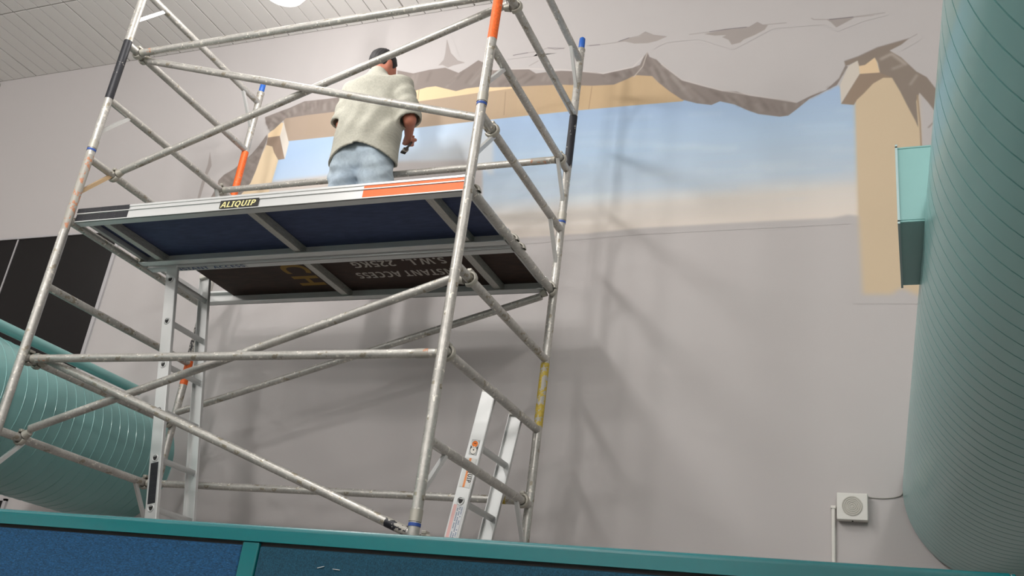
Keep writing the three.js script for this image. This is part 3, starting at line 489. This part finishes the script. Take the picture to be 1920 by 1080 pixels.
// ------------------------------------------------------------------ office partition in front
{
  const z = 3.02, TOP = 1.8, XE = 4.715, XS = -1.4, post = at(472, 1030, 'z', 3.045).x;
  const fabric = (rgb, s) => std({ map: tex(256, 256, (u, v, i, j) => { const n = fbm(u, v, 128, 1, s), w = ((i >> 1) + (j >> 1)) & 1, sp = hash(i, j, s) > 0.985 ? 45 : 0; return rgb.map((c) => c * (0.72 + n * 0.45 + w * 0.1) + sp); }, true, 0.12), roughness: 0.95 });
  const tp = phys({ color: 0x046a70, roughness: 0.25, clearcoat: 0.6, clearcoatRoughness: 0.08 });
  const t = thing('office_partition', 'fabric office partition with glossy teal top rail', 'partition', [(XS + XE) / 2, 0, z]);
  const ox = (XS + XE) / 2, prof = new THREE.Shape(); const hw = 0.031, hr = 0.04;
  prof.moveTo(-hw, -hr); prof.lineTo(-hw, -0.012); prof.quadraticCurveTo(-hw, 0, -hw + 0.014, 0); prof.lineTo(hw - 0.014, 0); prof.quadraticCurveTo(hw, 0, hw, -0.012); prof.lineTo(hw, -hr); prof.closePath();
  const rail = new THREE.ExtrudeGeometry(prof, { depth: XE - XS, bevelEnabled: false, curveSegments: 8 }); rail.rotateY(Math.PI / 2); rail.translate(XS - ox, TOP, 0);
  part('top_rail', rail, tp, t, 'glossy teal rail');
  part('rail_end_cap', rbox(XE - ox, XE - ox + 0.012, TOP - hr, TOP - 0.002, -hw, hw, 0.005), tp, t);
  part('rail_gap', box(XS - ox, XE - ox - 0.01, TOP - hr - 0.012, TOP - hr, -0.018, 0.018), M.darkSteel, t);
  const panel = (x0, x1, m) => part('fabric_panel', rbox(x0 - ox, x1 - ox, 0.12, TOP - hr - 0.008, -0.024, 0.024, 0.006), m, t);
  panel(XS + 0.03, post - 0.03, fabric([22, 70, 106], 7)); panel(post + 0.02, XE - 0.035, fabric([20, 66, 86], 11));
  for (const x of [XS, post - 0.03, XE - 0.035]) part('upright', rbox(x - ox + 0.001, x - ox + 0.049 - (x > post ? 0.016 : 0), 0.02, TOP - hr, -0.027, 0.027, 0.004), tp, t);
  part('bottom_rail', rbox(XS - ox, XE - ox, 0.05, 0.12, -0.027, 0.027, 0.004), tp, t);
  for (const x of [XS + 0.3, post, XE - 0.4]) part('foot', rbox(x - ox - 0.03, x - ox + 0.03, 0, 0.05, -0.25, 0.25, 0.01), tp, t);
  for (const [a, b] of [[[595, 1065], [608, 1062]], [[624, 1067], [637, 1069]]]) {
    const p = at(...a, 'z', z + 0.0262), q = at(...b, 'z', z + 0.0262);
    tag(part(numbered('staple'), bar(p, q, 0.0012, 0.0018, V(0, 0, 1)), M.aluClean, scene), 'small metal staple stuck in the partition fabric', 'staple', 'staples in the partition fabric');
  }
}

// ------------------------------------------------------------------ painter
function surfaceNets(f, lo, hi, cell) {
  const n = [0, 1, 2].map((i) => Math.ceil((hi[i] - lo[i]) / cell) + 1), [nx, ny, nz] = n, val = new Float32Array(nx * ny * nz);
  const B = 4, reach = cell * B * 0.87 * 1.25 + 0.012;      // blocks far from the surface are filled with one value
  for (let K0 = 0; K0 < nz; K0 += B) for (let J0 = 0; J0 < ny; J0 += B) for (let I0 = 0; I0 < nx; I0 += B) {
    const mid = f(lo[0] + (I0 + 1.5) * cell, lo[1] + (J0 + 1.5) * cell, lo[2] + (K0 + 1.5) * cell), far = Math.abs(mid) > reach;
    for (let k = K0; k < Math.min(nz, K0 + B); k++) for (let j = J0; j < Math.min(ny, J0 + B); j++) for (let i = I0; i < Math.min(nx, I0 + B); i++) val[i + j * nx + k * nx * ny] = far ? mid : f(lo[0] + i * cell, lo[1] + j * cell, lo[2] + k * cell);
  }
  const id = new Int32Array(nx * ny * nz).fill(-1), pos = [], idx = [], st = [1, nx, nx * ny];
  for (let k = 0; k < nz - 1; k++) for (let j = 0; j < ny - 1; j++) for (let i = 0; i < nx - 1; i++) {
    const o = i + j * nx + k * nx * ny; let c = 0, x = 0, y = 0, z = 0;
    for (let e = 0; e < 12; e++) {
      const ax = e >> 2, a = (ax + 1) % 3, b = (ax + 2) % 3, da = e & 1, db = (e >> 1) & 1, p = o + da * st[a] + db * st[b], v0 = val[p], v1 = val[p + st[ax]];
      if ((v0 < 0) === (v1 < 0)) continue;
      const q = [0, 0, 0]; q[ax] = v0 / (v0 - v1); q[a] = da; q[b] = db; x += q[0]; y += q[1]; z += q[2]; c++;
    }
    if (c) { id[o] = pos.length / 3; pos.push(lo[0] + (i + x / c) * cell, lo[1] + (j + y / c) * cell, lo[2] + (k + z / c) * cell); }
  }
  for (let k = 1; k < nz - 1; k++) for (let j = 1; j < ny - 1; j++) for (let i = 1; i < nx - 1; i++) {
    const o = i + j * nx + k * nx * ny;
    for (let ax = 0; ax < 3; ax++) {
      const v0 = val[o] < 0, v1 = val[o + st[ax]] < 0; if (v0 === v1) continue;
      const a = st[(ax + 1) % 3], b = st[(ax + 2) % 3], q = [id[o - a - b], id[o - b], id[o], id[o - a]]; if (q.some((w) => w < 0)) continue;
      if (v0) idx.push(q[0], q[1], q[2], q[0], q[2], q[3]); else idx.push(q[0], q[2], q[1], q[0], q[3], q[2]);
    }
  }
  const g = new THREE.BufferGeometry(); g.setAttribute('position', new THREE.Float32BufferAttribute(pos, 3)); g.setIndex(idx); g.computeVertexNormals();
  g.setAttribute('uv', new THREE.Float32BufferAttribute(new Float32Array(pos.length / 3 * 2).map((_, i) => pos[(i >> 1) * 3 + (i & 1)]), 2));
  return g;
}
const smin = (a, b, k) => { const h = Math.max(k - Math.abs(a - b), 0) / k; return Math.min(a, b) - h * h * k * 0.25; };
function capsule(x, y, z, a, b, ra, rb, sx = 1, sz = 1) {   // tapered capsule, optionally flattened in x or z
  const bx = (b[0] - a[0]) / sx, by = b[1] - a[1], bz = (b[2] - a[2]) / sz, px = (x - a[0]) / sx, py = y - a[1], pz = (z - a[2]) / sz;
  const t = Math.max(0, Math.min(1, (px * bx + py * by + pz * bz) / (bx * bx + by * by + bz * bz + 1e-9)));
  return (Math.hypot(px - bx * t, py - by * t, pz - bz * t) - (ra + (rb - ra) * t)) * Math.min(sx, sz, 1);
}
const ell = (x, y, z, c, r) => { const k = Math.hypot((x - c[0]) / r[0], (y - c[1]) / r[1], (z - c[2]) / r[2]); return (k - 1) * Math.min(...r); };
{
  const base = [1.245, RUNG3 + 0.082 - 0.012, 0.285];
  // joints in metres from the base; -z faces the wall
  const J = { headC: [-0.005, 1.595, -0.03], neck: [0, 1.43, 0.01], shL: [-0.185, 1.385, 0.0], shR: [0.195, 1.385, 0.0], elL: [-0.2, 1.10, 0.02], elR: [0.305, 1.10, 0.0], wrL: [-0.17, 1.09, -0.21], wrR: [0.195, 1.10, -0.2], hipL: [-0.08, 0.9, 0], hipR: [0.11, 0.9, 0], knL: [-0.11, 0.48, -0.02], knR: [0.14, 0.48, -0.03], anL: [-0.115, 0.09, 0.02], anR: [0.145, 0.09, 0.01] };
  const turn = -0.42, ct = Math.cos(turn), stn = Math.sin(turn);          // head turned to his right
  const head = (x, y, z) => {
    let X = x - J.headC[0], Y = y - J.headC[1], Z = z - J.headC[2]; [X, Z] = [X * ct - Z * stn, X * stn + Z * ct];
    let d = ell(X, Y, Z, [0, 0.02, 0.008], [0.076, 0.098, 0.096]);
    d = smin(d, ell(X, Y, Z, [0, -0.055, -0.035], [0.055, 0.062, 0.06]), 0.05);
    d = smin(d, capsule(X, Y, Z, [0, 0.01, -0.088], [0, -0.03, -0.108], 0.009, 0.014), 0.018);
    d = smin(d, capsule(X, Y, Z, [-0.02, -0.062, -0.09], [0.02, -0.062, -0.09], 0.008, 0.008), 0.012);
    for (const s of [-1, 1]) { d = smin(d, ell(X, Y, Z, [s * 0.08, -0.005, 0.01], [0.011, 0.033, 0.021]), 0.012); d = Math.max(d, -ell(X, Y, Z, [s * 0.03, 0.014, -0.097], [0.016, 0.008, 0.012])); }
    return [d, X, Y, Z];
  };
  const hand = (w, e, side, curl) => {       // palm and five curled fingers continuing the forearm
    const f = V(w[0] - e[0], w[1] - e[1], w[2] - e[2]).normalize(), dn = V(0, -1, 0), lat = new THREE.Vector3().crossVectors(f, dn).normalize(), nrm = new THREE.Vector3().crossVectors(lat, f).normalize();
    const P = (a, b, c) => { const q = V(...w).addScaledVector(f, a).addScaledVector(lat, b).addScaledVector(nrm, c); return [q.x, q.y, q.z]; };
    const bones = [[P(0.0, 0, 0), P(0.075, -0.018, 0), 0.024, 0.019], [P(0.0, 0, 0), P(0.075, 0.02, 0), 0.024, 0.018]];
    [[-0.03, 0.037], [-0.01, 0.043], [0.011, 0.04], [0.03, 0.032]].forEach(([b, l]) => { const a1 = P(0.088, b, -0.002), a2 = P(0.088 + l * Math.cos(curl), b, -l * Math.sin(curl)), a3 = P(0.088 + l * Math.cos(curl) - l * 0.7 * Math.cos(curl * 0.2), b * 0.9, -l * Math.sin(curl) - l * 0.8); bones.push([P(0.07, b * 0.8, 0), a1, 0.0105, 0.01], [a1, a2, 0.01, 0.009], [a2, a3, 0.009, 0.0078]); });
    const th = [P(0.02, side * 0.02, -0.004), P(0.05, side * 0.045, -0.022), P(0.078, side * 0.03, -0.045)]; bones.push([th[0], th[1], 0.014, 0.011], [th[1], th[2], 0.011, 0.0085]);
    return bones;
  };
  const hL = hand(J.wrL, J.elL, 1, 1.1), hR = hand(J.wrR, J.elR, -1, 1.2);
  const bodyF = (x, y, z) => {
    let d = head(x, y, z)[0];
    d = smin(d, capsule(x, y, z, [0, 1.38, 0.02], [-0.003, 1.53, -0.005], 0.06, 0.055), 0.04);
    d = smin(d, capsule(x, y, z, [-0.13, 1.36, 0.005], [0.13, 1.36, 0.005], 0.062, 0.062), 0.06);
    d = smin(d, capsule(x, y, z, [0, 1.28, 0.0], [0, 0.98, 0.0], 0.115, 0.12, 1.3, 0.9), 0.06);
    for (const [s, e, w] of [['shL', 'elL', 'wrL'], ['shR', 'elR', 'wrR']]) { d = smin(d, capsule(x, y, z, J[s], J[e], 0.05, 0.04), 0.03); d = smin(d, capsule(x, y, z, J[e], J[w], 0.041, 0.027), 0.02); }
    for (const [h, k, a] of [['hipL', 'knL', 'anL'], ['hipR', 'knR', 'anR']]) { d = smin(d, capsule(x, y, z, J[h], J[k], 0.082, 0.055), 0.05); d = smin(d, capsule(x, y, z, J[k], J[a], 0.055, 0.036), 0.03); }
    return d;
  };
  const handF = (bones, w) => (x, y, z) => { let d = 1; for (const [a, b, ra, rb] of bones) d = smin(d, capsule(x, y, z, a, b, ra, rb), 0.006); return d; };
  const skin = std({ color: 0xb8745e, roughness: 0.6 }), noUv = (g) => g;
  const around = (q, r) => [q.map((v) => v - r), q.map((v) => v + r)];
  const bodyGeo = surfaceNets((x, y, z) => Math.max(bodyF(x, y, z), y - 1.49), [-0.42, 0.02, -0.42], [0.42, 1.6, 0.3], 0.012);
  const headGeo = surfaceNets((x, y, z) => Math.max(bodyF(x, y, z), 1.475 - y), [-0.16, 1.46, -0.18], [0.16, 1.76, 0.14], 0.0055);
  const handGeos = [[hL, J.wrL], [hR, J.wrR]].map(([b, w]) => surfaceNets(handF(b, w), ...around([w[0] + (b[0][1][0] - w[0]) * 0.6, w[1] - 0.02, w[2] - 0.06], 0.13), 0.0042));
  const person = new THREE.Mesh(mergeGeometries([bodyGeo, headGeo, ...handGeos].map((g) => g.toNonIndexed())), skin);
  person.name = 'person'; person.position.set(...base); scene.add(person);
  tag(person, 'person in sage shirt and faded jeans painting the wall from the platform', 'person');
  // hair
  part('hair', surfaceNets((x, y, z) => {
    const [, X, Y, Z] = head(x, y, z);
    let d = ell(X, Y, Z, [0, 0.026, 0.012], [0.088, 0.106, 0.104]) + 0.002 * Math.sin(X * 220) * Math.sin(Z * 190 + Y * 90);
    d = Math.max(d, -ell(X, Y, Z, [0, -0.06, -0.12], [0.1, 0.115, 0.1]));
    d = Math.max(d, -(Y + 0.075 + (Z < 0 ? 0.03 : 0)));
    for (const s of [-1, 1]) d = Math.max(d, -ell(X, Y, Z, [s * 0.09, -0.02, -0.005], [0.03, 0.04, 0.026]));
    return d;
  }, [-0.16, 1.48, -0.18], [0.16, 1.76, 0.14], 0.0055), std({ color: 0x1d1a1c, roughness: 0.7 }), person, 'short dark hair');
  // loose half sleeve shirt, hollow at hem and cuffs
  const torso = (x, y, z, o) => {
    const t = Math.max(0, Math.min(1, (1.36 - y) / 0.6)), w = 0.203 + 0.04 * Math.pow(t, 0.8), dp = 0.125 + 0.05 * t, zc = 0.01 + 0.012 * t;
    let d = Math.hypot((x - 0.028 * t) / w, (z - zc) / dp); d = (d - 1) * Math.min(w, dp) * (d < 1 ? 1 : 1);
    d = Math.max(d, y - 1.385);
    d = smin(d, capsule(x, y, z, [-0.15, 1.375, 0.01], [0.15, 1.375, 0.01], 0.075, 0.075, 1, 1), 0.09);
    d = smin(d, capsule(x, y, z, [0, 1.38, 0.02], [-0.004, 1.485, 0.016], 0.105, 0.07), 0.08);
    return d - o;
  };
  const sleeve = (x, y, z, s, e, o, ext) => { const a = J[s], b = J[e], q = a.map((v, i) => v + (b[i] - v) * ext); return capsule(x, y, z, a, q, 0.078 + o, 0.083 + o); };
  const shirtF = (x, y, z) => {
    const fold = 0.010 * Math.max(0.15, Math.min(1, (y - 0.82) * 5)) * Math.sin(x * 46 + Math.sin(y * 9) * 1.6) * Math.max(0, Math.min(1, (1.32 - y) * 3)) + 0.005 * Math.sin((x * 0.8 + y) * 30 + 1) * (z > 0 ? 1 : 0.5) * Math.max(0, 1 - Math.abs(y - 1.2) * 4);
    const hx = x - 0.03, hem = 0.835 - 0.07 * Math.pow(Math.abs(hx) / 0.22, 1.6) + (hx > 0 ? 0.012 : 0);
    let d = torso(x, y, z, 0), inn = torso(x, y, z, -0.014);
    d = Math.max(d + fold, hem - y); inn = Math.max(inn + fold, y - hem - 0.12);
    let sl = 1, si = 1;
    for (const [s, e, ext, w] of [['shL', 'elL', 0.98, 'wrL'], ['shR', 'elR', 1.02, 'wrR']]) {
      const a = J[s], b = J[e], L = Math.hypot(b[0] - a[0], b[1] - a[1], b[2] - a[2]), t = ((x - a[0]) * (b[0] - a[0]) + (y - a[1]) * (b[1] - a[1]) + (z - a[2]) * (b[2] - a[2])) / L;
      const w2 = 0.004 * Math.sin(t * 60 + x * 20);
      sl = Math.min(sl, Math.max(sleeve(x, y, z, s, e, 0, ext) + w2, t - L * ext));
      si = Math.min(si, Math.max(sleeve(x, y, z, s, e, -0.014, ext + 0.2), L * ext - 0.06 - t));
    }
    d = smin(d, sl, 0.03);
    d = Math.max(d, -inn, -si);
    d = Math.max(d, -capsule(x, y, z, [0, 1.5, -0.005], [0, 1.64, -0.03], 0.062, 0.075));
    return d;
  };
  part('shirt', surfaceNets(shirtF, [-0.44, 0.7, -0.24], [0.44, 1.54, 0.26], 0.0075), std({ map: tex(128, 128, (u, v) => { const n = fbm(u, v, 32, 3, 111); return [160 + n * 26, 158 + n * 26, 147 + n * 24]; }, true, 0.25), roughness: 0.95 }), person, 'loose sage green half sleeve shirt');
  // jeans
  const jeansF = (x, y, z) => {
    let d = capsule(x, y, z, [-0.055, 0.84, 0.02], [0.095, 0.84, 0.02], 0.122, 0.122, 1, 0.95);
    d = Math.max(d, y - 0.9);
    for (const [h, k, a, s] of [['hipL', 'knL', 'anL', -1], ['hipR', 'knR', 'anR', 1]]) {
      const H = [J[h][0] + s * 0.008, 0.82, 0.015], Kn = J[k], A = [J[a][0], 0.06, J[a][2]];
      const fo = 0.005 * Math.sin(y * 34 + x * 30 * s) + 0.004 * Math.sin((y + z) * 58);
      d = smin(d, Math.min(capsule(x, y, z, H, Kn, 0.122, 0.1), capsule(x, y, z, Kn, A, 0.098, 0.09)) + fo, 0.03);
    }
    d = Math.max(d, 0.035 - y);
    return d + 0.003 * Math.sin(x * 60 + y * 25);
  };
  part('jeans', surfaceNets(jeansF, [-0.32, 0.02, -0.2], [0.32, 1.03, 0.22], 0.009), std({ map: tex(128, 128, (u, v) => { const n = fbm(u, v, 40, 3, 121), f = fbm(u, v, 5, 2, 123); return [142 + n * 24 + f * 36, 158 + n * 24 + f * 34, 176 + n * 22 + f * 26]; }, true, 0.5), roughness: 0.95 }), person, 'faded light blue jeans');
  for (const s of ['anL', 'anR']) { const a = J[s]; part('shoe', surfaceNets((x, y, z) => Math.max(smin(capsule(x, y, z, [a[0], 0.05, a[2] + 0.03], [a[0], 0.035, a[2] - 0.19], 0.052, 0.042, 1, 1), ell(x, y, z, [a[0], 0.09, a[2]], [0.05, 0.06, 0.06]), 0.04), 0.001 - y), [a[0] - 0.09, -0.01, a[2] - 0.28], [a[0] + 0.09, 0.18, a[2] + 0.14], 0.009), std({ color: 0x4a4440, roughness: 0.8 }), person); }
  shade(person);
  // paint brush in the right hand
  const w = V(...J.wrR).add(V(...base)), tip = V(0.05, 1.1, -0.385).add(V(...base)), grip = w.clone().add(V(-0.035, -0.025, -0.07));
  const e = tip.clone().sub(grip).normalize(), br = thing('paintbrush', 'dark bristled paintbrush held in the right hand of the painter', 'paintbrush', [grip.x, grip.y, grip.z]);
  const P = (t) => e.clone().multiplyScalar(t);
  part('handle', orient(lathe([[0, -0.1], [0.007, -0.098], [0.009, -0.05], [0.0075, 0], [0.013, 0.05], [0, 0.05]], 14), V(0, 0, 0), e), std({ color: 0x3a2a20, roughness: 0.5 }), br);
  part('ferrule', bar(P(0.045), P(0.085), 0.036, 0.015), M.cast, br);
  part('bristles', bar(P(0.083), P(0.14), 0.034, 0.012), std({ color: 0x2a2826, roughness: 0.9 }), br);
}

renderer.render(scene, camera);
